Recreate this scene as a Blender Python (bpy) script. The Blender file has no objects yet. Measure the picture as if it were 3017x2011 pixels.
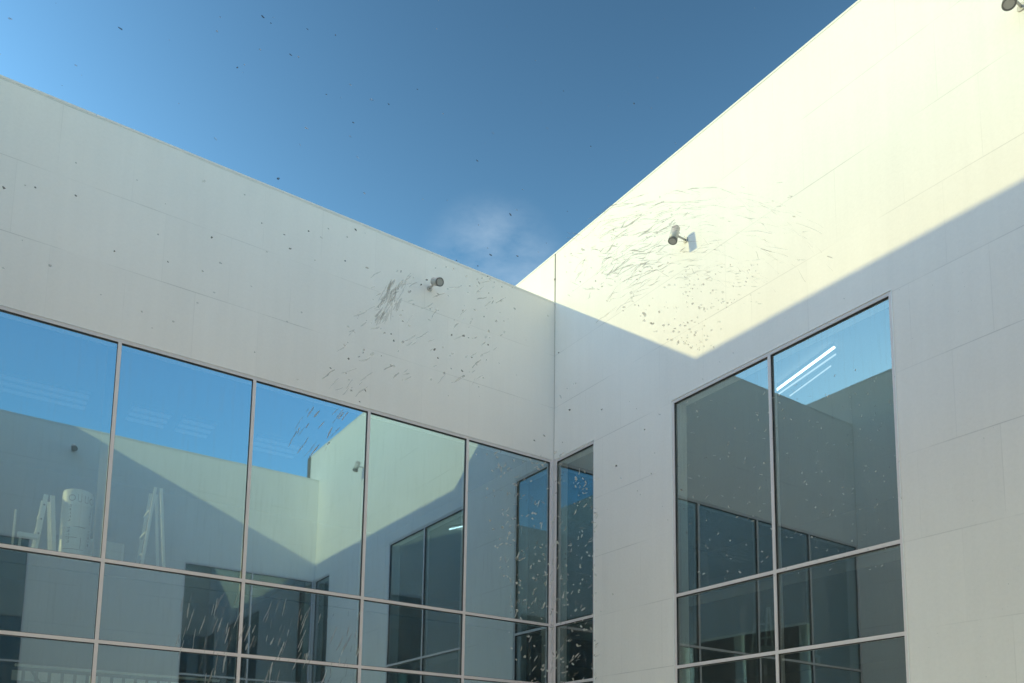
import bpy, bmesh, math, random
from mathutils import Vector, Matrix

C = bpy.context.scene.collection
SC = bpy.context.scene

# ------------------------------------------------------------------ camera
# metres; z = 0 is the photographer's eye, courtyard corner at (0,0)
cam_d = bpy.data.cameras.new('camera')
cam = bpy.data.objects.new('camera', cam_d); C.objects.link(cam)
Rv = Vector((-0.82598229, 0.56351999, 0.01408739))
Uv = Vector((0.08571320, 0.10085559, 0.99120199))
Fv = Vector((-0.55714135, -0.81992277, 0.13160604))
M = Matrix((Rv, Uv, -Fv)).transposed().to_4x4()
M.translation = Vector((8.4016, 11.1857, 0.0))
cam.matrix_world = M
cam_d.sensor_width = 36; cam_d.lens = 30.02; cam_d.shift_y = 0.3236
cam_d.clip_start = 0.01; cam_d.clip_end = 2000
SC.camera = cam

# ------------------------------------------------------------------ light
TOSUN = Vector((2.53, -1.344, 1.0)).normalized()
SUN_EL = math.asin(TOSUN.z)
SUN_ROT = math.atan2(TOSUN.x, TOSUN.y)
w = bpy.data.worlds.new('World'); SC.world = w; w.use_nodes = True
nt = w.node_tree; nt.nodes.clear()
wo = nt.nodes.new('ShaderNodeOutputWorld'); bg = nt.nodes.new('ShaderNodeBackground')
sky = nt.nodes.new('ShaderNodeTexSky'); sky.sky_type = 'NISHITA'; sky.sun_disc = False
sky.sun_elevation = SUN_EL; sky.sun_rotation = SUN_ROT
sky.air_density = 2.0; sky.dust_density = 0.35; sky.ozone_density = 3.0; sky.altitude = 100
# deeper, slightly greener blue (the photo is taken through tinted glass)
def vscale(src, col):
    k = nt.nodes.new('ShaderNodeVectorMath'); k.operation = 'MULTIPLY'; k.inputs[1].default_value = col
    nt.links.new(src, k.inputs[0]); return k.outputs[0]
bw = nt.nodes.new('ShaderNodeRGBToBW'); nt.links.new(sky.outputs[0], bw.inputs[0])
def wmath(op, a_, b_):
    k = nt.nodes.new('ShaderNodeMath'); k.operation = op
    for i, q in enumerate((a_, b_)):
        if isinstance(q, (int, float)): k.inputs[i].default_value = q
        else: nt.links.new(q, k.inputs[i])
    return k.outputs[0]
fac = wmath('MINIMUM', wmath('POWER', wmath('DIVIDE', bw.outputs[0], 2.1), 1.9), 1.2)
vs_ = nt.nodes.new('ShaderNodeVectorMath'); vs_.operation = 'SCALE'
nt.links.new(vscale(sky.outputs[0], (0.68, 1.05, 1.33)), vs_.inputs[0]); nt.links.new(fac, vs_.inputs['Scale'])
# broken bright cloud added high overhead, outside the view, to fill the shaded walls
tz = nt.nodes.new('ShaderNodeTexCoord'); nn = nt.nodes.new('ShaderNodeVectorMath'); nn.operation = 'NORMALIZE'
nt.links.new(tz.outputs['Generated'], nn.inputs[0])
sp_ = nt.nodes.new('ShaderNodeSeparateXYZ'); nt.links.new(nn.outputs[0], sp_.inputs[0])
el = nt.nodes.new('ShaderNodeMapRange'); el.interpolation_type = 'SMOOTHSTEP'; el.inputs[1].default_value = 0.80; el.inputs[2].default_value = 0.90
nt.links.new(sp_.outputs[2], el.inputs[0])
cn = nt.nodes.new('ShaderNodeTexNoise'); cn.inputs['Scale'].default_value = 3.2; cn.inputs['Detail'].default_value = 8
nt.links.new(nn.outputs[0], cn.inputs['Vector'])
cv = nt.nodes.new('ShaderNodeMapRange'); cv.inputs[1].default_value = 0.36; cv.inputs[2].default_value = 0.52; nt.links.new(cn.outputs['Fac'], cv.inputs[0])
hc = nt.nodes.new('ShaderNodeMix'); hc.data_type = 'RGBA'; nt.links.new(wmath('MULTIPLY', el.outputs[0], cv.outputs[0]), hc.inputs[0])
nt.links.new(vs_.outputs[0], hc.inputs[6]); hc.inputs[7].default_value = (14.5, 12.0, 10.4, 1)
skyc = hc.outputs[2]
# a thin wisp of cloud low over the roofs, in one part of the sky
tc = nt.nodes.new('ShaderNodeTexCoord')
nz = nt.nodes.new('ShaderNodeTexNoise'); nz.inputs['Scale'].default_value = 7.0; nz.inputs['Detail'].default_value = 7
nz.inputs['Roughness'].default_value = 0.6
mp = nt.nodes.new('ShaderNodeMapping'); mp.inputs['Scale'].default_value = (1.5, 1.5, 3.4)
nt.links.new(tc.outputs['Generated'], mp.inputs[0]); nt.links.new(mp.outputs[0], nz.inputs['Vector'])
dt = nt.nodes.new('ShaderNodeVectorMath'); dt.operation = 'DOT_PRODUCT'
cd = Vector((-0.452, -0.712, 0.536)).normalized(); dt.inputs[1].default_value = cd
nrm = nt.nodes.new('ShaderNodeVectorMath'); nrm.operation = 'NORMALIZE'
nt.links.new(tc.outputs['Generated'], nrm.inputs[0]); nt.links.new(nrm.outputs[0], dt.inputs[0])
mr = nt.nodes.new('ShaderNodeMapRange'); mr.inputs[1].default_value = 0.9962; mr.inputs[2].default_value = 0.9998
mr.interpolation_type = 'SMOOTHSTEP'
nt.links.new(dt.outputs['Value'], mr.inputs[0])
nr = nt.nodes.new('ShaderNodeMapRange'); nr.inputs[1].default_value = 0.38; nr.inputs[2].default_value = 0.75
nt.links.new(nz.outputs['Fac'], nr.inputs[0])
mu = nt.nodes.new('ShaderNodeMath'); mu.operation = 'MULTIPLY'
nt.links.new(mr.outputs[0], mu.inputs[0]); nt.links.new(nr.outputs[0], mu.inputs[1])
m2 = nt.nodes.new('ShaderNodeMath'); m2.operation = 'MULTIPLY'; m2.inputs[1].default_value = 0.36
nt.links.new(mu.outputs[0], m2.inputs[0])
mx = nt.nodes.new('ShaderNodeMix'); mx.data_type = 'RGBA'
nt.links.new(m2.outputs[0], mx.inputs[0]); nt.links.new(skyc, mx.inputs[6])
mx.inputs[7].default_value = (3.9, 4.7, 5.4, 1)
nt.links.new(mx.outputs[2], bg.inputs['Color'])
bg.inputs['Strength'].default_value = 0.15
nt.links.new(bg.outputs[0], wo.inputs[0])

sl = bpy.data.lights.new('sun', 'SUN'); sl.energy = 2.0; sl.angle = math.radians(0.53); sl.color = (1.0, 0.90, 0.40)
so = bpy.data.objects.new('sun', sl); C.objects.link(so)
so.rotation_euler = (-TOSUN).to_track_quat('-Z', 'Y').to_euler(); so.location = (20, -12, 20)

SC.view_settings.view_transform = 'Standard'; SC.view_settings.look = 'None'
SC.view_settings.exposure = 0.30; SC.view_settings.gamma = 1
try: SC.view_settings.use_curve_mapping = False
except Exception: pass
SC.render.engine = 'CYCLES'
SC.cycles.max_bounces = 14; SC.cycles.glossy_bounces = 8; SC.cycles.transparent_max_bounces = 24
SC.cycles.diffuse_bounces = 6
SC.cycles.caustics_reflective = True

# ------------------------------------------------------------------ materials
def newmat(name):
    m = bpy.data.materials.new(name); m.use_nodes = True
    n = m.node_tree; n.nodes.clear()
    o = n.nodes.new('ShaderNodeOutputMaterial')
    return m, n, o
def plain(name, col, rough=0.6, metal=0.0, var=0.06, scale=12.0):
    m, n, o = newmat(name)
    b = n.nodes.new('ShaderNodeBsdfPrincipled'); b.inputs['Roughness'].default_value = rough
    b.inputs['Metallic'].default_value = metal
    t = n.nodes.new('ShaderNodeTexCoord'); z = n.nodes.new('ShaderNodeTexNoise')
    z.inputs['Scale'].default_value = scale; z.inputs['Detail'].default_value = 5
    n.links.new(t.outputs['Object'], z.inputs['Vector'])
    r = n.nodes.new('ShaderNodeMapRange'); r.inputs[3].default_value = 1 - var; r.inputs[4].default_value = 1 + var
    n.links.new(z.outputs['Fac'], r.inputs[0])
    v = n.nodes.new('ShaderNodeVectorMath'); v.operation = 'SCALE'; v.inputs[0].default_value = col
    n.links.new(r.outputs[0], v.inputs['Scale']); n.links.new(v.outputs[0], b.inputs['Base Color'])
    n.links.new(b.outputs[0], o.inputs[0])
    return m
def wall_mat():
    m, n, o = newmat('painted_panel_wall')
    L = n.links.new
    def math_(op, a=None, b=None, c=None):
        k = n.nodes.new('ShaderNodeMath'); k.operation = op
        for i, q in enumerate((a, b, c)):
            if q is None: continue
            if isinstance(q, (int, float)): k.inputs[i].default_value = q
            else: L(q, k.inputs[i])
        return k.outputs[0]
    b = n.nodes.new('ShaderNodeBsdfPrincipled'); b.inputs['Roughness'].default_value = 0.78
    b.inputs['Specular IOR Level'].default_value = 0.25
    t = n.nodes.new('ShaderNodeTexCoord'); s = n.nodes.new('ShaderNodeSeparateXYZ'); L(t.outputs['Object'], s.inputs[0])
    u = math_('ADD', s.outputs[0], s.outputs[1])
    # horizontal joints every 0.955 m
    hz = math_('DIVIDE', math_('ADD', s.outputs[2], 9.55 - 1.682), 0.955)
    fz = math_('ABSOLUTE', math_('SUBTRACT', math_('FRACT', math_('ADD', hz, 0.5)), 0.5))
    hj = math_('LESS_THAN', fz, 0.0062)
    row = math_('FLOOR', hz)
    # staggered vertical joints, fainter
    off = math_('MULTIPLY', math_('MODULO', row, 2.0), 0.5)
    vu = math_('ADD', math_('DIVIDE', u, 0.855), off)
    fv = math_('ABSOLUTE', math_('SUBTRACT', math_('FRACT', math_('ADD', vu, 20.5)), 0.5))
    vj = math_('MULTIPLY', math_('LESS_THAN', fv, 0.0055), 0.35)
    # joints only show here and there under the paint
    nj = n.nodes.new('ShaderNodeTexNoise'); nj.inputs['Scale'].default_value = 0.9; nj.inputs['Detail'].default_value = 3
    L(t.outputs['Object'], nj.inputs['Vector'])
    jr = n.nodes.new('ShaderNodeMapRange'); jr.inputs[1].default_value = 0.38; jr.inputs[2].default_value = 0.66
    L(nj.outputs['Fac'], jr.inputs[0])
    joint = math_('MULTIPLY', math_('MAXIMUM', hj, vj), jr.outputs[0])
    # each panel a hair different
    cmb = n.nodes.new('ShaderNodeCombineXYZ'); L(math_('FLOOR', vu), cmb.inputs[0]); L(row, cmb.inputs[1])
    wn = n.nodes.new('ShaderNodeTexWhiteNoise'); wn.noise_dimensions = '2D'; L(cmb.outputs[0], wn.inputs['Vector'])
    pv = math_('MULTIPLY', math_('SUBTRACT', wn.outputs['Value'], 0.5), 0.022)
    # paint roller mottle, cloudy staining, faint rain streaks
    n1 = n.nodes.new('ShaderNodeTexNoise'); n1.inputs['Scale'].default_value = 26; n1.inputs['Detail'].default_value = 8; n1.inputs['Roughness'].default_value = 0.75
    L(t.outputs['Object'], n1.inputs['Vector'])
    n2 = n.nodes.new('ShaderNodeTexNoise'); n2.inputs['Scale'].default_value = 0.8; n2.inputs['Detail'].default_value = 5
    L(t.outputs['Object'], n2.inputs['Vector'])
    mp = n.nodes.new('ShaderNodeMapping'); mp.inputs['Scale'].default_value = (5, 5, 0.35); L(t.outputs['Object'], mp.inputs[0])
    n3 = n.nodes.new('ShaderNodeTexNoise'); n3.inputs['Scale'].default_value = 1.6; n3.inputs['Detail'].default_value = 6
    L(mp.outputs[0], n3.inputs['Vector'])
    d1 = math_('MULTIPLY', math_('SUBTRACT', n1.outputs['Fac'], 0.5), 0.15)
    d2 = math_('MULTIPLY', math_('SUBTRACT', n2.outputs['Fac'], 0.5), 0.10)
    d3 = math_('MULTIPLY', math_('SUBTRACT', n3.outputs['Fac'], 0.5), 0.07)
    sm = math_('ADD', math_('ADD', math_('ADD', d1, d2), math_('ADD', d3, pv)), 1.0)
    sm = math_('MULTIPLY', sm, math_('SUBTRACT', 1.0, math_('MULTIPLY', joint, 0.24)))
    v = n.nodes.new('ShaderNodeVectorMath'); v.operation = 'SCALE'; v.inputs[0].default_value = (0.86, 0.825, 0.785)
    L(sm, v.inputs['Scale']); L(v.outputs[0], b.inputs['Base Color'])
    bp = n.nodes.new('ShaderNodeBump'); bp.inputs['Strength'].default_value = 0.12; bp.inputs['Distance'].default_value = 0.004
    L(n1.outputs['Fac'], bp.inputs['Height']); L(bp.outputs[0], b.inputs['Normal'])
    L(b.outputs[0], o.inputs[0])
    return m
def glass_mat(name='solar_glass', refl=0.53, col=(0.62, 0.86, 1.0)):
    m, n, o = newmat(name)
    L = n.links.new
    g = n.nodes.new('ShaderNodeBsdfGlossy'); g.inputs['Roughness'].default_value = 0.018
    g.inputs['Color'].default_value = (*col, 1)
    tr = n.nodes.new('ShaderNodeBsdfTransparent'); tr.inputs['Color'].default_value = (0.88, 0.95, 0.91, 1)
    fr = n.nodes.new('ShaderNodeLayerWeight'); fr.inputs['Blend'].default_value = 0.5
    pw = n.nodes.new('ShaderNodeMath'); pw.operation = 'POWER'; L(fr.outputs['Facing'], pw.inputs[0]); pw.inputs[1].default_value = 5
    mr = n.nodes.new('ShaderNodeMapRange'); mr.inputs[3].default_value = refl; mr.inputs[4].default_value = 0.96
    L(pw.outputs[0], mr.inputs[0])
    mx = n.nodes.new('ShaderNodeMixShader'); L(mr.outputs[0], mx.inputs[0]); L(tr.outputs[0], mx.inputs[1]); L(g.outputs[0], mx.inputs[2])
    # dried rain streaks and dust
    t = n.nodes.new('ShaderNodeTexCoord'); mp = n.nodes.new('ShaderNodeMapping'); mp.inputs['Scale'].default_value = (9, 9, 0.55)
    L(t.outputs['Object'], mp.inputs[0])
    z = n.nodes.new('ShaderNodeTexNoise'); z.inputs['Scale'].default_value = 3.0; z.inputs['Detail'].default_value = 6; L(mp.outputs[0], z.inputs['Vector'])
    r = n.nodes.new('ShaderNodeMapRange'); r.inputs[1].default_value = 0.52; r.inputs[2].default_value = 0.80; r.inputs[3].default_value = 0.012; r.inputs[4].default_value = 0.11
    L(z.outputs['Fac'], r.inputs[0])
    df = n.nodes.new('ShaderNodeBsdfDiffuse'); df.inputs['Color'].default_value = (0.62, 0.62, 0.58, 1)
    m2 = n.nodes.new('ShaderNodeMixShader'); L(r.outputs[0], m2.inputs[0]); L(mx.outputs[0], m2.inputs[1]); L(df.outputs[0], m2.inputs[2])
    # very slight roller-wave in the pane
    nb = n.nodes.new('ShaderNodeTexNoise'); nb.inputs['Scale'].default_value = 0.9; L(t.outputs['Object'], nb.inputs['Vector'])
    bp = n.nodes.new('ShaderNodeBump'); bp.inputs['Strength'].default_value = 0.05; bp.inputs['Distance'].default_value = 0.008
    L(nb.outputs['Fac'], bp.inputs['Height']); L(bp.outputs[0], g.inputs['Normal'])
    L(m2.outputs[0], o.inputs[0])
    return m
def emit(name, col, s):
    m, n, o = newmat(name); e = n.nodes.new('ShaderNodeEmission'); e.inputs[0].default_value = (*col, 1); e.inputs[1].default_value = s
    n.links.new(e.outputs[0], o.inputs[0]); return m
def film(name, col, alpha):
    m, n, o = newmat(name)
    a = n.nodes.new('ShaderNodeBsdfTranslucent'); a.inputs[0].default_value = (*col, 1)
    d = n.nodes.new('ShaderNodeBsdfDiffuse'); d.inputs[0].default_value = (*col, 1)
    x = n.nodes.new('ShaderNodeMixShader'); x.inputs[0].default_value = 0.2
    n.links.new(a.outputs[0], x.inputs[1]); n.links.new(d.outputs[0], x.inputs[2])
    t = n.nodes.new('ShaderNodeBsdfTransparent')
    y = n.nodes.new('ShaderNodeMixShader'); y.inputs[0].default_value = alpha
    n.links.new(t.outputs[0], y.inputs[1]); n.links.new(x.outputs[0], y.inputs[2]); n.links.new(y.outputs[0], o.inputs[0])
    return m
WALL = wall_mat(); GLASS = glass_mat(); GLASS_B = glass_mat('grey_solar_glass', 0.34, (0.74, 0.91, 0.96))
CLEAR, _n, _o = newmat('glass_inner_face'); _t = _n.nodes.new('ShaderNodeBsdfTransparent'); _t.inputs[0].default_value = (0.93, 0.95, 0.93, 1); _n.links.new(_t.outputs[0], _o.inputs[0])
FRAME = plain('anodised_frame', (0.76, 0.70, 0.70), 0.5, 0.0, 0.05, 6)
GASKET = plain('black_gasket', (0.05, 0.05, 0.052), 0.6)
COPING = plain('coping_metal', (0.80, 0.77, 0.73), 0.5)
TRIM = plain('white_trim', (0.86, 0.86, 0.84), 0.45)
JOINT = plain('grey_sealant', (0.30, 0.285, 0.255), 0.8)
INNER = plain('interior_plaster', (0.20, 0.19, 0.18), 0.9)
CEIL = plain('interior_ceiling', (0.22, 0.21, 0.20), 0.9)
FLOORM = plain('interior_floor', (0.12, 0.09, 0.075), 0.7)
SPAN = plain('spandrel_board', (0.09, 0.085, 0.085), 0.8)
ROOF = plain('roof_membrane', (0.5, 0.5, 0.48), 0.9)
PAVE = plain('pale_paving', (0.72, 0.71, 0.68), 0.9, 0, 0.12, 2)
ALU = plain('spot_aluminium', (0.52, 0.50, 0.46), 0.45, 0.2, 0.04)
DARKRING = plain('spot_rim', (0.16, 0.155, 0.15), 0.5)
LENS = plain('spot_lens', (0.42, 0.41, 0.39), 0.15)
LADDER = plain('ladder_aluminium', (0.92, 0.92, 0.84), 0.5)
DRUMM = plain('printed_wrap', (0.92, 0.93, 0.86), 0.5, 0, 0.05, 5)
INK = plain('drum_print', (0.10, 0.14, 0.13), 0.7)
CARD = plain('pale_carton', (0.75, 0.78, 0.72), 0.8)
RAILM = plain('white_rail', (0.90, 0.91, 0.88), 0.5)
STRIP = emit('faint_strip_light', (0.80, 0.95, 1.0), 0.05)
TUBE_GHOST = emit('tube_or_ghost', (0.90, 0.98, 1.0), 0.55)  # glow for the ghost images of the bright tube
TUBEB = emit('tube_light_bright', (0.90, 1.0, 1.0), 3.5)
BROWN = plain('brown_render', (0.15, 0.11, 0.085), 0.9, 0, .3, 1.5)
FELT = plain('dark_screen', (0.05, 0.05, 0.055), 0.95)
FIT = plain('fitting_white', (0.7, 0.7, 0.7), 0.5)

# ------------------------------------------------------------------ helpers
def box(bm, x0, y0, z0, x1, y1, z1, mi=0):
    vs = [bm.verts.new((x, y, z)) for x in (x0, x1) for y in (y0, y1) for z in (z0, z1)]
    for f in ((0, 1, 3, 2), (4, 6, 7, 5), (0, 4, 5, 1), (2, 3, 7, 6), (0, 2, 6, 4), (1, 5, 7, 3)):
        bm.faces.new([vs[i] for i in f]).material_index = mi
def cyl(bm, p0, p1, r0, r1=None, seg=24, mi=0, cap=True):
    r1 = r0 if r1 is None else r1
    p0, p1 = Vector(p0), Vector(p1); d = (p1 - p0).normalized()
    a = d.orthogonal().normalized(); b = d.cross(a)
    A = []; B = []
    for i in range(seg):
        t = 2 * math.pi * i / seg; v = a * math.cos(t) + b * math.sin(t)
        A.append(bm.verts.new(p0 + v * r0)); B.append(bm.verts.new(p1 + v * r1))
    for i in range(seg):
        j = (i + 1) % seg; f = bm.faces.new((A[i], A[j], B[j], B[i])); f.material_index = mi; f.smooth = True
    if cap:
        bm.faces.new(A[::-1]).material_index = mi; bm.faces.new(B).material_index = mi
def bar(bm, p0, p1, wx, wy, mi=0):
    p0, p1 = Vector(p0), Vector(p1); d = (p1 - p0).normalized()
    a = Vector((1, 0, 0)) - d * d.x
    a = a.normalized() if a.length > .1 else Vector((0, 1, 0)); b = d.cross(a)
    vs = [bm.verts.new(p + a * sx * wx / 2 + b * sy * wy / 2) for p in (p0, p1) for sx, sy in ((-1, -1), (1, -1), (1, 1), (-1, 1))]
    for f in ((0, 1, 2, 3), (7, 6, 5, 4), (0, 4, 5, 1), (1, 5, 6, 2), (2, 6, 7, 3), (3, 7, 4, 0)):
        bm.faces.new([vs[i] for i in f]).material_index = mi
def obj(name, bm, mats, parent=None, bevel=0):
    bmesh.ops.recalc_face_normals(bm, faces=bm.faces)
    me = bpy.data.meshes.new(name); bm.to_mesh(me); bm.free()
    for m in (mats if isinstance(mats, (list, tuple)) else [mats]): me.materials.append(m)
    o = bpy.data.objects.new(name, me); C.objects.link(o)
    if parent:
        o.parent = parent; o.matrix_parent_inverse = Matrix.Translation(-parent.matrix_basis.translation)
    if bevel:
        b = o.modifiers.new('bevel', 'BEVEL'); b.width = bevel; b.segments = 2; b.limit_method = 'ANGLE'
    return o
def thing(name, label, cat, loc=(0, 0, 0), group=None):
    o = bpy.data.objects.new(name, None); o.empty_display_size = 0.2; C.objects.link(o); o.location = loc
    o['label'] = label; o['category'] = cat
    if group: o['group'] = group
    return o
def tag(o, label, cat, group=None):
    o['label'] = label; o['category'] = cat
    if group: o['group'] = group
    return o

# ------------------------------------------------------------------ dimensions (from the photograph)
GZ = -1.65                     # paving level
HA, HB = 8.412, 9.355          # parapets: low wings, high wings
ZH, ZT1, ZT2 = 5.53, 2.66, 1.657
W, L = 8.55, 10.84             # courtyard
MOD = 1.71
SILL = GZ + 0.12

g = bmesh.new(); box(g, -400, -400, GZ - .5, 400, 400, GZ)
go = obj('ground', g, PAVE); go['kind'] = 'structure'

class Frm:
    """local frame of a facade: s along it, o outwards into the court, z up"""
    def __init__(s, axis, plane, out):
        s.axis, s.plane, s.out = axis, plane, out
    def box(s, bm, s0, s1, o0, o1, z0, z1, mi=0):
        a, b = sorted((s.plane + s.out * o0, s.plane + s.out * o1))
        if s.axis == 'x': box(bm, s0, a, z0, s1, b, z1, mi)
        else: box(bm, a, s0, z0, b, s1, z1, mi)

def facade(fr, root, s_start, s_end, top, openings, zh=ZH):
    """openings: list of (s0, s1)"""
    bm = bmesh.new(); T = -0.30
    fr.box(bm, s_start, s_end, T, 0, zh, top - .03)
    cur = s_start
    for a, b in openings:
        if a - cur > 1e-4: fr.box(bm, cur, a, T, 0, SILL, zh)
        cur = b
    if s_end - cur > 1e-4: fr.box(bm, cur, s_end, T, 0, SILL, zh)
    fr.box(bm, s_start, s_end, T, 0, GZ - .1, SILL)
    obj('wall', bm, WALL, root)
    bm = bmesh.new(); q = s_start
    while q < s_end - .01:                                             # coping in lengths with open joints
        e = min(q + 2.44, s_end); fr.box(bm, q, e - .006, T - .012, .005, top - .029, top); q = e
    obj('coping', bm, COPING, root)

tilt = random.Random(3)
def window(fr, root, s0, s1, edges, ends=(True, True), skip=(), glass=None):
    """aluminium frame with panes; edges = mullion centre lines incl. ends"""
    FW = .043; bm = bmesh.new()
    z_top = ZH - .006
    rows = [(SILL, ZT2), (ZT2, ZT1), (ZT1, z_top)]
    f0, f1, gl = -.12, -.006, -.040
    # head, sill
    fr.box(bm, s0, s1, f0, f1, z_top - FW, z_top); fr.box(bm, s0, s1, f0, f1, SILL, SILL + FW)
    zs = [SILL + FW, ZT2 - FW / 2, ZT2 + FW / 2, ZT1 - FW / 2, ZT1 + FW / 2, z_top - FW]
    for i, e in enumerate(edges):
        first, last = i == 0, i == len(edges) - 1
        a = e if first else (e - FW if last else e - FW / 2)
        b = a + FW
        fr.box(bm, a, b, f0, f1, SILL + FW, z_top - FW)
        if last: break
        n = edges[i + 1]; c = n - FW if i + 1 == len(edges) - 1 else n - FW / 2
        fr.box(bm, b, c, f0, f1, ZT2 - FW / 2, ZT2 + FW / 2); fr.box(bm, b, c, f0, f1, ZT1 - FW / 2, ZT1 + FW / 2)
        # black gaskets round each pane
        for k in range(3):
            zb, zt = zs[2 * k], zs[2 * k + 1]; G = .005; q0, q1 = gl + .001, gl + .022
            fr.box(bm, b, c, q0, q1, zt - G - .004, zt, 1); fr.box(bm, b, c, q0, q1, zb, zb + .006, 1)
            fr.box(bm, b, b + G * .6, q0, q1, zb + .006, zt - G - .004, 1); fr.box(bm, c - G * .6, c, q0, q1, zb + .006, zt - G - .004, 1)
    fo = obj('window', bm, [FRAME, GASKET], root)
    for i in range(len(edges) - 1):
        for k in range(3):
            if (i, k) in skip: continue
            pm = bmesh.new(); a = edges[i] + FW / 2 - .012; b = edges[i + 1] - FW / 2 + .012
            if i == 0: a = edges[i] + FW - .012
            if i == len(edges) - 2: b = edges[i + 1] - FW + .012
            fr.box(pm, a, b, gl - .010, gl, zs[2 * k] - .012, zs[2 * k + 1] + .012)
            sm_ = (a + b) / 2; zm = (zs[2 * k] + zs[2 * k + 1]) / 2; ta, tb = tilt.uniform(-.0006, .0006), tilt.uniform(-.0005, .0005)
            for v in pm.verts:                                          # every pane sits a hair differently in its frame
                sv = v.co.x if fr.axis == 'x' else v.co.y; q = ta * (sv - sm_) + tb * (v.co.z - zm)
                if fr.axis == 'x': v.co.y += q
                else: v.co.x += q
            p = obj('pane', pm, [glass or GLASS_B, CLEAR], fo)                     # coated outer face, clear inner faces
            p.matrix_parent_inverse = Matrix.Identity(4)
            nv = Vector((0, fr.out, 0)) if fr.axis == 'x' else Vector((fr.out, 0, 0))
            for q in p.data.polygons: q.material_index = 0 if q.normal.dot(nv) > .5 else 1
    # thin white angle round the opening
    tm = bmesh.new(); fr.box(tm, s0, s1, -.016, .006, ZH - .005, ZH + .004)
    if ends[0]: fr.box(tm, s0 - .004, s0 + .008, -.016, .006, SILL, ZH - .005)
    if ends[1]: fr.box(tm, s1 - .008, s1 + .004, -.016, .006, SILL, ZH - .005)
    obj('window_trim', tm, TRIM, root)
    return fo

def shell(root, x0, y0, x1, y1, top, name_floor=True, lower_z=2.55):
    """rooms behind a facade: floors, ceiling and roof"""
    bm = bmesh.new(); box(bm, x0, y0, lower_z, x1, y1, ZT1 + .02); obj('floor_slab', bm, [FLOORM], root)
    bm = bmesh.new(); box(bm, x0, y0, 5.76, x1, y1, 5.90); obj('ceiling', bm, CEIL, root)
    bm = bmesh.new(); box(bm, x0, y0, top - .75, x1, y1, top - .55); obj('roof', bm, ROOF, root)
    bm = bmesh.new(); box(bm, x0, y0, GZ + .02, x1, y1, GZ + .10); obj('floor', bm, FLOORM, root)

# ------------------------------------------------------------------ low wing facing the camera (A)
A = thing('building', 'low white wing, all in shade, with a long ribbon of mirror glass', 'building', (4.3, -3, GZ))
fa = Frm('x', 0, 1)
facade(fa, A, 0.004, 9.2, HA, [(0.004, W)])
wa = window(fa, A, 0.03, W, [0.03] + [MOD * i for i in range(1, 6)], ends=(False, False), glass=GLASS)
bm = bmesh.new(); box(bm, -.085, -.085, SILL, .046, .046, ZH - .006); obj('corner_post', bm, FRAME, A)
shell(A, 0.0, -6.5, 9.0, -.32, HA)
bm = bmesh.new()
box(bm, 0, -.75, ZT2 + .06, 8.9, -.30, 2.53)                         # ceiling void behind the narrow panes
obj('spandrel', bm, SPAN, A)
bm = bmesh.new()
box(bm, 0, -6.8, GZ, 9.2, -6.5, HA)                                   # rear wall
# end wall, two openings added to let low sun onto things inside
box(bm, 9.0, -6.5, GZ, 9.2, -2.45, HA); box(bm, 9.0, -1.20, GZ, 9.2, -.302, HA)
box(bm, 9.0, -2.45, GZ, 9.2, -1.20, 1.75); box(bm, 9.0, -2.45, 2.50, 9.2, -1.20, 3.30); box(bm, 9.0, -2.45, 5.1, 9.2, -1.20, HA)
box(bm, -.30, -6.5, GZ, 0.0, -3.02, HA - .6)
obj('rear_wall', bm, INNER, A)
bm = bmesh.new(); box(bm, 6.80, -.86, ZT1 + .02, 6.86, -.13, 5.76); obj('added_screen', bm, FELT, A)  # dark screen added to hide the bright end opening from mirrored views

# ------------------------------------------------------------------ tall wing on the right (B)
B = thing('building', 'tall white wing whose upper wall is sunlit above a broad two-column window', 'building', (-3.5, 4.5, GZ))
fb = Frm('y', 0, 1)
facade(fb, B, -3.0, 11.53, HB, [(0.0, 1.085), (2.80, 6.214), (9.755, L)])
window(fb, B, 0.0, 1.085, [0.03, 1.085], ends=(False, True))
window(fb, B, 2.80, 6.214, [2.80, 4.524, 6.214])
window(fb, B, 9.755, L, [9.755, L - .03], ends=(True, False))
shell(B, -7.0, -3.0, -.32, 11.53, HB)
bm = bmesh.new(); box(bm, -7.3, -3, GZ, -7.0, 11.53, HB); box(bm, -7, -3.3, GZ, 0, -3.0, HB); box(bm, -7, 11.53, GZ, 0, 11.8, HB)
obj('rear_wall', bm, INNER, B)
bm = bmesh.new(); box(bm, 0.001, -.007, HA, .011, .008, HB - .03); box(bm, 0.001, -.016, 8.83, .018, .016, 8.86)
box(bm, 0.001, 0.0, ZH, .003, .006, HA)
obj('joint_cover', bm, JOINT, B)

# ------------------------------------------------------------------ low wing the photo is taken from (C), seen mirrored
Cw = thing('building', 'low white wing with slanting sun patch, mirrored in the long ribbon window', 'building', (4.3, 14, GZ))
fc = Frm('x', L, -1)
facade(fc, Cw, 0.004, W - .004, HA, [(0.004, 3.45), (6.84, W - .004)])
window(fc, Cw, 0.03, 3.45, [0.03, 1.71, 3.45], ends=(False, True))
window(fc, Cw, 6.84, W - .03, [6.84, W - .03], ends=(True, False), skip=((0, 0),))
shell(Cw, 0, L + .32, W + 3, 17, HA)
bm = bmesh.new(); box(bm, 0, 17, GZ, W + 3, 17.3, HA); box(bm, W + 3, L + .3, GZ, W + 3.3, 17, HA); box(bm, -.3, 11.8, GZ, 0, 17, HA)
obj('rear_wall', bm, INNER, Cw)

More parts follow.
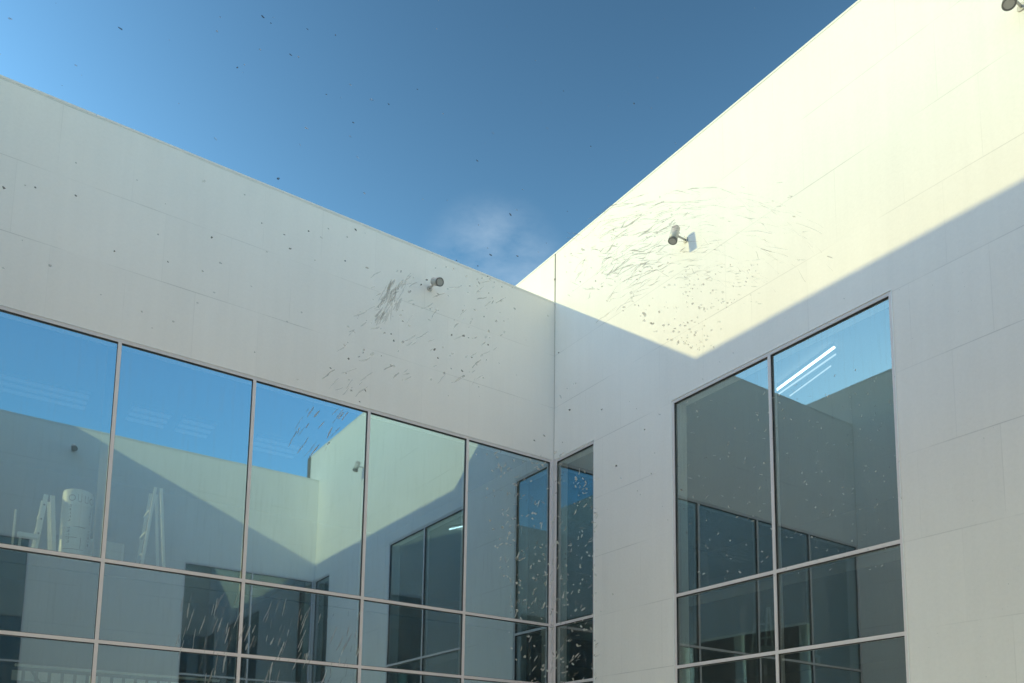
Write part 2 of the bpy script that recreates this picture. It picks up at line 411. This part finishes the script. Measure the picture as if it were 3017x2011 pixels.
# ------------------------------------------------------------------ tall wing on the sun side (D), seen mirrored
D = thing('building', 'tall shaded wing mirrored in the broad window under a blue patch of sky', 'building', (11, 4.5, GZ))
fd = Frm('y', W, -1)
bm = bmesh.new(); T = -.30; UY0, UY1, UZ = 1.25, 7.10, 4.00          # unseen open passage, added to let low sun in and lift the shade
fd.box(bm, .008, 11.53, T, 0, ZH, HB - .03); fd.box(bm, .008, 7.42, T, 0, UZ, ZH)
fd.box(bm, .008, UY0, T, 0, GZ - .1, UZ); fd.box(bm, UY1, 7.42, T, 0, GZ - .1, UZ); fd.box(bm, L - .004, 11.53, T, 0, GZ - .1, ZH)
fd.box(bm, 7.42, L - .004, T, 0, GZ - .1, SILL)
obj('wall', bm, WALL, D)
bm = bmesh.new(); fd.box(bm, .008, 11.53, T - .012, .012, HB - .029, HB); obj('coping', bm, COPING, D)
window(fd, D, 7.42, L - .03, [7.42, 9.13, L - .03], ends=(True, False))
bm = bmesh.new(); box(bm, W, -3.0, HA + .004, W + .3, 0.004, HB); box(bm, W + .3, -3.0, HA + .004, 9.2, -2.7, HB); obj('parapet', bm, WALL, D)
X1 = 10.5
bm = bmesh.new(); box(bm, W + .302, .02, 4.82, X1, L + .25, 5.0); obj('floor_slab', bm, CEIL, D)
bm = bmesh.new(); box(bm, W + .302, .02, HB - .75, X1, L + .25, HB - .55); obj('roof', bm, ROOF, D)
bm = bmesh.new(); box(bm, X1, .02, 4.82, X1 + .25, L + .25, HB); box(bm, X1, UY1, GZ, X1 + .25, L + .25, 4.82); box(bm, W + .302, UY1, GZ, X1, UY1 + .2, 4.82); box(bm, W + .66, -.18, 4.82, X1, .02, HA)
obj('rear_wall', bm, WALL, D)
for k in range(3):  # columns of the added passage
    bm = bmesh.new(); cyl(bm, (W + 1.0, UY0 + .9 + 2.1 * k, GZ), (W + 1.0, UY0 + .9 + 2.1 * k, 4.82), .14, .14, 24); obj('column', bm, WALL, D)

for y0, y1, top, lab in ((7.6, 16, 7.4, 'brown wall added beyond the open passage to block bright sky low in the broad window'),
                         (-17, -8.7, 8.6, 'brown wall added beyond the end of the low wing to block mirrored bright sky')):  # walls added to block bright sky from the mirrored panes
    bw_ = thing('added_wall', lab, 'wall', (20.1, (y0 + y1) / 2, GZ), 'added brown walls beyond the courtyard')
    bm = bmesh.new(); box(bm, 20, y0, GZ - .1, 20.3, y1, top); obj('wall', bm, BROWN, bw_)
    bm = bmesh.new(); box(bm, 19.95, y0 - .05, top + .001, 20.35, y1 + .05, top + .1); obj('coping', bm, BROWN, bw_)
# ------------------------------------------------------------------ wall spotlights
def spotlight(pos, n, label, aim=None):
    """pos on the wall, n outward normal (unit x or y)"""
    n = Vector(n); p = Vector(pos); up = Vector((0, 0, 1))
    t = thing('spotlight', label, 'spotlight', p, 'spotlights high on the courtyard walls')
    ax = (up - n * .30).normalized() if aim is None else -Vector(aim).normalized()   # lens is at the -ax end
    c = p + n * .23
    r, h = .062, .25
    bm = bmesh.new(); cyl(bm, c - ax * h * .5, c + ax * h * .42, r, r, 28); cyl(bm, c + ax * h * .42, c + ax * h * .5, r, r * .8, 28)
    obj('housing', bm, ALU, t)
    bm = bmesh.new()
    e = c - ax * h * .5; seg = 28
    a = ax.orthogonal().normalized(); b = ax.cross(a)
    rings = []
    for rr, dz in ((r + .004, .02), (r + .004, -.006), (r - .012, -.006), (r - .016, .012)):
        rings.append([bm.verts.new(e + ax * dz + (a * math.cos(2 * math.pi * i / seg) + b * math.sin(2 * math.pi * i / seg)) * rr) for i in range(seg)])
    for q in range(3):
        for i in range(seg):
            j = (i + 1) % seg; bm.faces.new((rings[q][i], rings[q][j], rings[q + 1][j], rings[q + 1][i])).smooth = True
    obj('rim', bm, DARKRING, t)
    bm = bmesh.new(); cyl(bm, e - ax * .001, e - ax * .0035, r - .013, r - .013, 28); obj('lens', bm, LENS, t)
    bm = bmesh.new(); cyl(bm, p + n * .012, p + n * (.23 - r + .012), .014, .014, 14); obj('arm', bm, ALU, t)
    bm = bmesh.new(); cyl(bm, p + n * .001, p + n * .014, .045, .042, 24); obj('wall_plate', bm, ALU, t)
    return t
spotlight((2.48, 0, 7.775), (0, 1, 0), 'grey spotlight on the shaded low wall, left of the sky corner', (0.03, 1, -.55))
spotlight((0, 3.126, 7.846), (1, 0, 0), 'grey spotlight in the middle of the sunlit wall, casting a sharp shadow')
spotlight((0, 7.726, 7.80), (1, 0, 0), 'grey spotlight cut off at the top right corner of the photo')
spotlight((6.15, L, 7.80), (0, -1, 0), 'dark spotlight seen only as a reflection in the leftmost large pane', (0, -1, -.55))

# ------------------------------------------------------------------ things standing inside, behind the leftmost large panes
FZ = ZT1 + .02
def step_ladder(cx, cy, spread, top, tw, label, holes, lean=0.0):
    t = thing('step_ladder', label, 'ladder', (cx, cy, FZ), 'step ladders behind the glass')
    for s, nm in ((1, 'front'), (-1, 'back')):
        for d in (0, 1):
            bm = bmesh.new()
            y = cy - d * .38
            p0 = Vector((cx + s * spread + lean, y, FZ)); p1 = Vector((cx + s * tw, y - (0 if d == 0 else -.08), top))
            bar(bm, p0, p1, .052 if holes else .034, .03)
            if holes and d == 0 and s == 1:
                for k in range(4):
                    q = p0.lerp(p1, .18 + .22 * k); cyl(bm, q + Vector((0, .0152, 0)), q + Vector((0, .0165, 0)), .012, .012, 12, 1)
            obj('rail', bm, [LADDER, INK], t)
    for k in range(3):
        f = .22 + .25 * k; bm = bmesh.new()
        x = cx + (spread + lean) * (1 - f) + tw * f
        box(bm, x - .02, cy - .36, FZ + (top - FZ) * f, x + .03, cy - .016, FZ + (top - FZ) * f + .025); obj('step', bm, LADDER, t)
    return t
step_ladder(7.42, -.62, .115, 3.53, .035, 'short aluminium step ladder beside the printed drum behind the glass', True)
step_ladder(6.155, -.60, .150, 3.89, .035, 'tall thin step ladder standing alone behind the second large pane', False)

dr = thing('drum', 'pale upright drum with printed wrap standing behind the leftmost large pane', 'drum', (7.10, -.60, FZ))
bm = bmesh.new(); cx, cy = 7.10, -.60; R0 = .175
z0, z1 = FZ + .004, 3.63
prof = [(R0 * .96, z0), (R0, z0 + .02), (R0, z0 + .10), (R0 + .006, z0 + .108), (R0 + .006, z0 + .122), (R0, z0 + .13), (R0, 3.12), (R0 + .004, 3.125), (R0 + .004, 3.135), (R0, 3.14), (R0, z1 - .05), (R0 * .95, z1 - .015), (R0 * .8, z1)]
prev = None
for r, z in prof:
    cur = [bm.verts.new((cx + r * math.cos(2 * math.pi * i / 40), cy + r * math.sin(2 * math.pi * i / 40), z)) for i in range(40)]
    if prev:
        for i in range(40):
            j = (i + 1) % 40; bm.faces.new((prev[i], prev[j], cur[j], cur[i])).smooth = True
    prev = cur
bm.faces.new(prev)
nb0 = len(bm.faces)
def deco(a0, a1, za, zb, rr=R0 + .002):          # a patch of print wrapped on the drum, angles in degrees from +y
    n = max(2, int(abs(a1 - a0) / 6)); P = []
    for i in range(n + 1):
        a = math.radians(90 + a0 + (a1 - a0) * i / n)
        P.append((bm.verts.new((cx + rr * math.cos(a), cy + rr * math.sin(a), za)), bm.verts.new((cx + rr * math.cos(a), cy + rr * math.sin(a), zb))))
    for i in range(n): bm.faces.new((P[i][0], P[i + 1][0], P[i + 1][1], P[i][1]))
def ring(ac, zc, r, t=.011):
    P = []
    for i in range(25):
        th = 2 * math.pi * i / 24
        row = []
        for q in (r, r - t):
            a = math.radians(90 + ac) + math.cos(th) * q / R0; row.append(bm.verts.new((cx + (R0 + .002) * math.cos(a), cy + (R0 + .002) * math.sin(a), zc + math.sin(th) * q)))
        P.append(row)
    for i in range(24): bm.faces.new((P[i][0], P[i + 1][0], P[i + 1][1], P[i][1]))
ring(-28, 3.50, .042); ring(55, 3.50, .042)
for a0, a1, za, zb in ((-6, -4, 3.46, 3.55), (-4, 6, 3.455, 3.463), (6, 8, 3.46, 3.55), (20, 22, 3.46, 3.55), (22, 33, 3.455, 3.463), (33, 35, 3.46, 3.55)): deco(a0, a1, za, zb)
rnd = random.Random(5)
for base in (-38, 46):                             # two columns of small lettering running up the wrap, too small to read
    z = 2.92
    while z < 3.42:
        k = rnd.choice('IOCE'); h = .030
        if not 3.11 < z < 3.15:
            deco(base, base + 3, z, z + h * .3); deco(base + 7, base + 10, z, z + h)
            if k in 'OE': deco(base + 3, base + 7, z, z + .008); deco(base + 3, base + 7, z + h - .008, z + h)
            if k == 'E': deco(base + 3, base + 7, z + .011, z + .018)
        z += h + .016
deco(-15, 30, 3.128, 3.138, R0 + .006); deco(-45, -10, 2.99, 2.997); deco(-10, 0, 2.99, 2.997); deco(-50, 30, 2.842, 2.848); deco(14, 16, 2.86, 3.0); deco(-20, -12, 2.75, 2.80)
bm.faces.ensure_lookup_table()
for q in bm.faces[nb0:]: q.material_index = 1
obj('drum_body', bm, [DRUMM, INK], dr)

cb = bmesh.new(); box(cb, 6.47, -1.32, FZ, 6.94, -.92, FZ + .46); 
ct = thing('carton', 'low pale carton on the floor right of the printed drum', 'box', (6.7, -1.12, FZ))
obj('carton_body', cb, CARD, ct, .006)
bm = bmesh.new(); box(bm, 6.468, -.919, FZ + .02, 6.50, -.917, FZ + .44); box(bm, 6.47, -1.15, FZ + .461, 6.94, -1.09, FZ + .463); obj('tape', bm, RAILM, ct)
bm = bmesh.new(); cyl(bm, (7.77, -.6, FZ), (7.765, -.6, 3.27), .012, .012, 12); cyl(bm, (7.77, -.6, FZ), (7.77, -.6, FZ + .02), .06, .06, 16)
tag(obj('thin_pole', bm, LADDER), 'thin upright pole left of the ladder and drum behind the glass', 'pole')
bt = thing('trestle', 'low trestle with clamps left of the ladder at the foot of the glass', 'trestle', (7.62, -.5, FZ))
bm = bmesh.new(); box(bm, 7.50, -.56, FZ + .24, 7.73, -.46, FZ + .29); obj('top_board', bm, CARD, bt)
for x in (7.52, 7.70):
    bm = bmesh.new(); bar(bm, (x, -.55, FZ), (x, -.51, FZ + .24), .025, .025); obj('leg', bm, LADDER, bt)
    bm = bmesh.new(); bar(bm, (x, -.47, FZ), (x, -.50, FZ + .24), .025, .025); obj('leg', bm, LADDER, bt)

# guard rail with white infill panels in the lower storey
gr = thing('guard_rail', 'white guard rail with pale infill squares inside the lower storey, bottom left', 'railing', (6.4, -1, GZ))
bm = bmesh.new(); box(bm, 5.1, -1.03, 1.395, 7.6, -.97, 1.425); obj('top_rail', bm, RAILM, gr)
for i in range(17):
    x = 5.2 + i * .145
    bm = bmesh.new(); box(bm, x, -1.012, 1.22, x + .105, -1.0, 1.345); box(bm, x, -1.012, 1.03, x + .105, -1.0, 1.17); obj('infill_panel', bm, RAILM, gr)
bm = bmesh.new()
for z in (1.355, 1.19): box(bm, 5.1, -1.02, z, 7.6, -1.013, z + .012)
box(bm, 6.20, -1.06, GZ + .1, 6.25, -1.021, 1.394); box(bm, 7.5, -1.06, GZ + .1, 7.55, -1.021, 1.394); box(bm, 5.12, -1.06, GZ + .1, 5.17, -1.021, 1.394)
bar(bm, (7.42, -.985, 1.36), (6.9, -.985, .6), .03, .02)
obj('post_frame', bm, SPAN, gr)

# ceiling lights seen through the glass, and ghosts of one tube as glowing bars
def tube_or_ghost(x0, y0, x1, y1, label, mat, grp, wd=.05):
    t = thing('ceiling_light', label, 'ceiling light', ((x0 + x1) / 2, (y0 + y1) / 2, 5.74), grp)
    d = Vector((x1 - x0, y1 - y0, 0)).normalized(); nrm = Vector((-d.y, d.x, 0))
    bm = bmesh.new(); bar(bm, (x0, y0, 5.735), (x1, y1, 5.735), wd * .6, .045); obj('fitting', bm, SPAN, t)
    bm = bmesh.new(); cyl(bm, (x0, y0, 5.69), (x1, y1, 5.69), wd * .45, wd * .45, 12); obj('tube', bm, mat, t)
    return t
tube_or_ghost(-1.24, 3.60, -.84, 4.90, 'bright slanting ceiling tube seen through the sky reflection', TUBEB, 'ceiling tubes behind the broad window', .035)
tube_or_ghost(-1.34, 3.63, -1.01, 4.80, 'upper faint ghost of the bright ceiling tube, built as a glowing bar', TUBE_GHOST, 'ceiling tubes behind the broad window', .025)  # double-glazing reflections of the tube, built as glowing bars
tube_or_ghost(-1.52, 3.68, -1.23, 4.57, 'lower faint ghost of the bright ceiling tube, built as a glowing bar', TUBE_GHOST, 'ceiling tubes behind the broad window', .02)
for i, (x0, x1, nm) in enumerate(((6.85, 8.2, 'in the leftmost large pane'), (5.68, 6.25, 'in the second pane, left of its pair'), (5.0, 5.5, 'in the second pane, right of its pair'), (3.5, 4.3, 'in the third large pane'))):
    t = thing('ceiling_light', 'faint triple strip ceiling light glimpsed ' + nm, 'ceiling light', ((x0 + x1) / 2, -2.75, 5.74), 'faint ceiling strips behind the ribbon window')
    bm = bmesh.new(); box(bm, x0 - .02, -3.1, 5.72, x1 + .02, -2.42, 5.759); obj('fitting', bm, CEIL, t)
    for k in range(3):
        bm = bmesh.new(); box(bm, x0, -3.06 + k * .23, 5.708, x1, -2.95 + k * .23, 5.719); obj('tube', bm, STRIP, t)
# ------------------------------------------------------------------ dried dirt on the outside of the corner pane the photo is taken through
DIRT = film('dried_dirt', (0.74, 0.74, 0.71), 0.50); SMEAR = film('dried_smear', (0.74, 0.74, 0.70), 0.27); PALE = film('pale_drop', (0.92, 0.93, 0.90), 0.72); MUD = film('dark_mud', (0.16, 0.16, 0.16), 0.75)
PY = L - .001
rd = random.Random(11)
SPECK = [(8.3996, 0.285), (8.3622, 0.302), (8.306, 0.34), (8.3022, 0.3388), (8.3013, 0.3422), (8.325, 0.3219), (8.2854, 0.3454), (8.2718, 0.3499), (8.3062, 0.3233), (8.2925, 0.3282), (8.2889, 0.3292), (8.3126, 0.3124), (8.3155, 0.3095), (8.3131, 0.3085), (8.2634, 0.3284), (8.2748, 0.3173), (8.2678, 0.3192), (8.2522, 0.3261), (8.2434, 0.3283), (8.2612, 0.3096), (8.2835, 0.2958), (8.2861, 0.2863), (8.3226, 0.2717), (8.2951, 0.2655), (8.2583, 0.2931), (8.2623, 0.3019), (8.254, 0.2763), (8.3261, 0.2506), (8.3864, 0.2212), (8.3728, 0.2237), (8.3962, 0.2167), (8.3216, 0.2267), (8.3012, 0.2417), (8.291, 0.2403), (8.2882, 0.2348), (8.2577, 0.2562), (8.2513, 0.2395), (8.3175, 0.2167), (8.3579, 0.2064), (8.3793, 0.1921), (8.2622, 0.2388), (8.2801, 0.2464), (8.338, 0.2094), (8.2281, 0.3441), (8.2233, 0.2865), (8.1908, 0.286), (8.1474, 0.2931), (8.1527, 0.2858), (8.1664, 0.2782), (8.1851, 0.2754), (8.1832, 0.2724), (8.1906, 0.2634), (8.2033, 0.2616), (8.1672, 0.3043), (8.1712, 0.3), (8.1364, 0.3907), (8.078, 0.4375), (8.0631, 0.4376), (8.0828, 0.4098), (8.0685, 0.414), (8.1164, 0.3655), (8.1477, 0.3619), (8.183, 0.3419), (8.1925, 0.3216), (8.048, 0.4), (8.1332, 0.3178), (8.2513, 0.2396), (8.2152, 0.2529), (8.2092, 0.2558), (8.205, 0.2563), (8.2227, 0.2414), (8.2198, 0.245), (8.2133, 0.2399), (8.2076, 0.2411), (8.1961, 0.2468), (8.1908, 0.2523), (8.1898, 0.2543), (8.1846, 0.2599), (8.2477, 0.2248), (8.2594, 0.2074), (8.2563, 0.2058), (8.248, 0.213), (8.2378, 0.2109), (8.2363, 0.208), (8.2593, 0.1998), (8.261, 0.1981), (8.2586, 0.1921), (8.267, 0.1851), (8.2566, 0.1773), (8.2498, 0.1794), (8.2424, 0.1985), (8.2145, 0.2105), (8.2124, 0.2067), (8.1986, 0.2042), (8.1983, 0.2228), (8.1952, 0.2228), (8.1931, 0.213), (8.1837, 0.2229), (8.1919, 0.2388), (8.1864, 0.2371), (8.1676, 0.248), (8.2144, 0.2302), (8.2178, 0.2249), (8.1386, 0.2326), (8.1326, 0.2139), (8.1308, 0.2022), (8.1371, 0.2081), (8.1479, 0.1834), (8.2051, 0.2211), (8.2524, 0.1732), (8.1347, 0.2902), (8.1303, 0.2935), (8.1334, 0.2814), (8.1461, 0.2514), (8.1308, 0.2022), (8.1082, 0.2085), (8.0639, 0.2175), (8.0759, 0.2051), (8.0682, 0.1928), (8.0709, 0.1797), (8.0819, 0.1671), (8.0796, 0.1654), (8.0625, 0.162), (8.0976, 0.1782), (8.0942, 0.1719), (8.1477, 0.1834), (8.154, 0.1791), (8.1355, 0.1827)]
def P(Q, u, v):
    (ax, az), (bx, bz), (cx_, cz), (dx, dz) = Q
    return (ax * (1 - u) * (1 - v) + bx * u * (1 - v) + cx_ * u * v + dx * (1 - u) * v,
            az * (1 - u) * (1 - v) + bz * u * (1 - v) + cz * u * v + dz * (1 - u) * v)
dm = bmesh.new()
def blob(x, z, r, asp=1.0, ang=0.0, mi=0, rag=.35, n=9):
    ca, sa = math.cos(ang), math.sin(ang)
    c = dm.verts.new((x, PY - .00025, z)); R = []
    for i in range(n):
        t = 2 * math.pi * i / n; q = r * (1 + rd.uniform(-rag, rag)); a, b = math.cos(t) * q * asp, math.sin(t) * q
        R.append(dm.verts.new((x + a * ca - b * sa, PY, z + a * sa + b * ca)))
    for i in range(n): dm.faces.new((c, R[i], R[(i + 1) % n])).material_index = mi
def dash(x, z, ln, wd, ang, mi=0, bend=.25):
    n = max(3, int(ln / .0012)); px, pz, a = x, z, ang; A = []; B = []
    for i in range(n + 1):
        f = i / n; hw = wd * .5 * (math.sin(math.pi * (.12 + .80 * f)) ** .7) * rd.uniform(.55, 1.25)
        A.append(dm.verts.new((px - math.sin(a) * hw, PY, pz + math.cos(a) * hw))); B.append(dm.verts.new((px + math.sin(a) * hw, PY - .0002, pz - math.cos(a) * hw)))
        a += rd.uniform(-bend, bend); px += math.cos(a) * ln / n; pz += math.sin(a) * ln / n
    for i in range(n): dm.faces.new((A[i], A[i + 1], B[i + 1], B[i])).material_index = mi
def along(Q, u, v, du, dv):
    a = P(Q, u, v); b = P(Q, u + du * .05, v + dv * .05); return math.atan2(b[1] - a[1], b[0] - a[0])
for x, z in SPECK:
    if rd.random() < .45: blob(x, z, rd.uniform(.00022, .0005), rd.uniform(1, 2.2), rd.uniform(-.9, .9), 2)
    else: blob(x, z, rd.uniform(.0002, .00055), rd.uniform(1, 2.4), rd.uniform(-.9, .9), rd.choice((0, 1)))
QD = dict(arcs=[(8.1363, 0.3079), (8.0444, 0.369), (8.0377, 0.3189), (8.133, 0.2677)],
 smear=[(8.0741, 0.3305), (8.0688, 0.3327), (8.0559, 0.3509), (8.065, 0.3471)],
 arcs_r=[(8.0287, 0.3819), (7.9417, 0.4204), (7.8629, 0.3915), (8.014, 0.3338)],
 dots=[(8.0452, 0.319), (7.9717, 0.35), (7.9728, 0.3184), (8.0531, 0.2848)],
 low=[(8.133, 0.278), (7.998, 0.3217), (8.0155, 0.2714), (8.0461, 0.2646)],
 left=[(8.2448, 0.2413), (8.1622, 0.2673), (8.1829, 0.205), (8.2699, 0.1733)],
 lsm=[(8.2458, 0.2189), (8.2417, 0.217), (8.2299, 0.2423), (8.2379, 0.2394)],
 win=[(8.1897, 0.164), (8.1111, 0.1829), (8.1124, 0.055), (8.1629, 0.051)],
 winr=[(8.0503, 0.2273), (7.8114, 0.3281), (7.8158, 0.1659), (8.0503, 0.1129)],
 strk=[(8.3254, 0.0776), (8.245, 0.0775), (8.2479, 0.0442), (8.3246, 0.0381)],
 blue=[(8.2799, 0.1704), (8.2486, 0.1667), (8.2604, 0.1451), (8.2849, 0.1531)],
 skyq=[(8.4034, 0.2915), (7.8827, 0.5992), (8.1481, 0.2928), (8.4012, 0.2634)],
 wallA=[(8.4006, 0.2565), (8.1477, 0.2575), (8.1468, 0.1767), (8.3939, 0.1733)],
 wallB=[(8.1359, 0.2565), (7.5881, 0.5141), (7.6436, 0.0924), (8.1079, 0.0554)])
def scatter(key, n, fn):
    Q = QD[key]
    for _ in range(n):
        u, v = rd.random(), rd.random(); x, z = P(Q, u, v); fn(Q, u, v, x, z)
# wiped arcs on the bright wall: many short dashes, bending over like the sweep of an arm
def f(Q, u, v, x, z):
    a = along(Q, u, v, 1, 0) + .18 - .5 * (u - .4) + rd.uniform(-.12, .12)
    if rd.random() < .72: dash(x, z, rd.uniform(.002, .0085), rd.uniform(.0004, .0009), a, rd.choice((0, 1, 1, 1)), .16)
    else: blob(x, z, rd.uniform(.0003, .0007), rd.uniform(1, 2), a, rd.choice((0, 1)))
scatter('arcs', 120, f)
# the sweep itself: broken concentric curves from the corner over to the right
IN_ = [(8.1164, 0.2387), (8.1064, 0.2569), (8.0912, 0.2749), (8.0713, 0.2915), (8.0475, 0.3056), (8.0212, 0.316), (7.994, 0.3216), (7.9681, 0.3216), (7.9457, 0.3154)]
OUT_ = [(8.1792, 0.2371), (8.1634, 0.2692), (8.1384, 0.3019), (8.1043, 0.3336), (8.0615, 0.3624), (8.0115, 0.3859), (7.9569, 0.4012), (7.9021, 0.4053), (7.8528, 0.3961)]
def sweep(r, t):                                   # r 0..1 inner to outer, t 0..8 along
    i = min(7, int(t)); g = t - i
    p = [(A_[i][0] * (1 - g) + A_[i + 1][0] * g, A_[i][1] * (1 - g) + A_[i + 1][1] * g) for A_ in (IN_, OUT_)]
    return p[0][0] * (1 - r) + p[1][0] * r, p[0][1] * (1 - r) + p[1][1] * r
def arc_line(r, t0, t1, wd, mi):
    n = max(4, int((t1 - t0) * 14)); A = []; B = []; w0 = rd.uniform(-1, 1) * .022; dr_ = rd.gauss(0, .05)
    for i in range(n + 1):
        f = i / n; x, z = sweep(min(1, max(0, r + w0 * math.sin(f * 5) + dr_ * f)), t0 + (t1 - t0) * f); x2, z2 = sweep(r, min(8, t0 + (t1 - t0) * f + .05)); a = math.atan2(z2 - z, x2 - x) if (x2, z2) != (x, z) else 0
        hw = wd * .5 * math.sin(math.pi * (.06 + .88 * f)) * rd.uniform(.35, 1.3)
        A.append(dm.verts.new((x - math.sin(a) * hw, PY, z + math.cos(a) * hw))); B.append(dm.verts.new((x + math.sin(a) * hw, PY - .0002, z - math.cos(a) * hw)))
    for i in range(n): dm.faces.new((A[i], A[i + 1], B[i + 1], B[i])).material_index = mi
for _ in range(300):
    r = rd.uniform(0.02, 1); t0 = rd.triangular(.3 + 1.9 * r, 7.2, 2.6); arc_line(r, t0, min(7.9, t0 + rd.uniform(.12, .9)), rd.uniform(.0003, .0008), rd.choice((0, 1, 1, 1)))
for _ in range(12):
    r = rd.uniform(.25, .8); t0 = rd.uniform(3.0, 3.5); arc_line(r, t0, t0 + rd.uniform(.3, .6), rd.uniform(.0006, .0014), rd.choice((0, 1)))
def f(Q, u, v, x, z): dash(x, z, rd.uniform(.003, .010), rd.uniform(.0004, .0010), along(Q, u, v, 1, .25) + rd.uniform(-.15, .15), rd.choice((0, 1, 1)), .1)
scatter('arcs_r', 20, f)
def f(Q, u, v, x, z):
    if rd.random() < .5: blob(x, z, rd.uniform(.0003, .00065), rd.uniform(1, 1.8), 0, rd.choice((0, 1)))
    else: dash(x, z, rd.uniform(.002, .008), rd.uniform(.0004, .0008), along(Q, u, v, 1, 0) + rd.uniform(-.1, .25), rd.choice((0, 1, 1)), .12)
scatter('dots', 95, f)
def f(Q, u, v, x, z): blob(x, z, rd.uniform(.0003, .0008), rd.uniform(1, 2.2), along(Q, u, v, 1, -.3), rd.choice((0, 1, 1)))
scatter('low', 120, f)
# splash running down over the shaded wall on the left
def f(Q, u, v, x, z):
    a = along(Q, u, v, -.55, .75) + rd.uniform(-.15, .15)
    if rd.random() < .5: dash(x, z, rd.uniform(.002, .009), rd.uniform(.00035, .0007), a, rd.choice((0, 1, 1, 1)), .2)
    else: blob(x, z, rd.uniform(.00025, .0006), rd.uniform(1, 2), a, rd.choice((0, 1, 1)))
scatter('left', 150, f)
Q = QD['lsm']
for i in range(48):
    u, v = rd.gauss(.5, .5), rd.random(); x, z = P(Q, u, v); dash(x, z, rd.uniform(.004, .010), rd.uniform(.0005, .0013), along(Q, .5, .5, .1, -1) + rd.uniform(-.12, .12), 1, .12)
# pale drops and dashes in front of the dark panes
def f(Q, u, v, x, z):
    if rd.random() < .55: dash(x, z, rd.uniform(.0012, .004), rd.uniform(.0003, .0008), along(Q, u, v, 1, -.5) + rd.uniform(-.5, .5), rd.choice((3, 3, 0, 1)), .3)
    else: blob(x, z, rd.uniform(.0003, .0007), rd.uniform(1, 1.8), rd.uniform(-1, 1), rd.choice((3, 3, 0)))
scatter('win', 420, f)
scatter('winr', 240, f)
def f(Q, u, v, x, z): dash(x, z, rd.uniform(.002, .010), rd.uniform(.0004, .0008), along(Q, u, v, -.12, 1) + rd.uniform(-.1, .1), rd.choice((3, 0, 1)), .1)
scatter('strk', 120, f); scatter('blue', 22, f)
def f(Q, u, v, x, z): blob(x, z, rd.uniform(.0002, .0004), rd.uniform(1, 1.6), 0, rd.choice((0, 1, 1)))
scatter('skyq', 26, f); scatter('wallA', 40, f); scatter('wallB', 70, f)
dob = obj('dried_dirt', dm, [DIRT, SMEAR, MUD, PALE]); dob['kind'] = 'stuff'
tag(dob, 'dried splashes, wiped arcs and specks of dirt on the corner window pane', 'dirt')
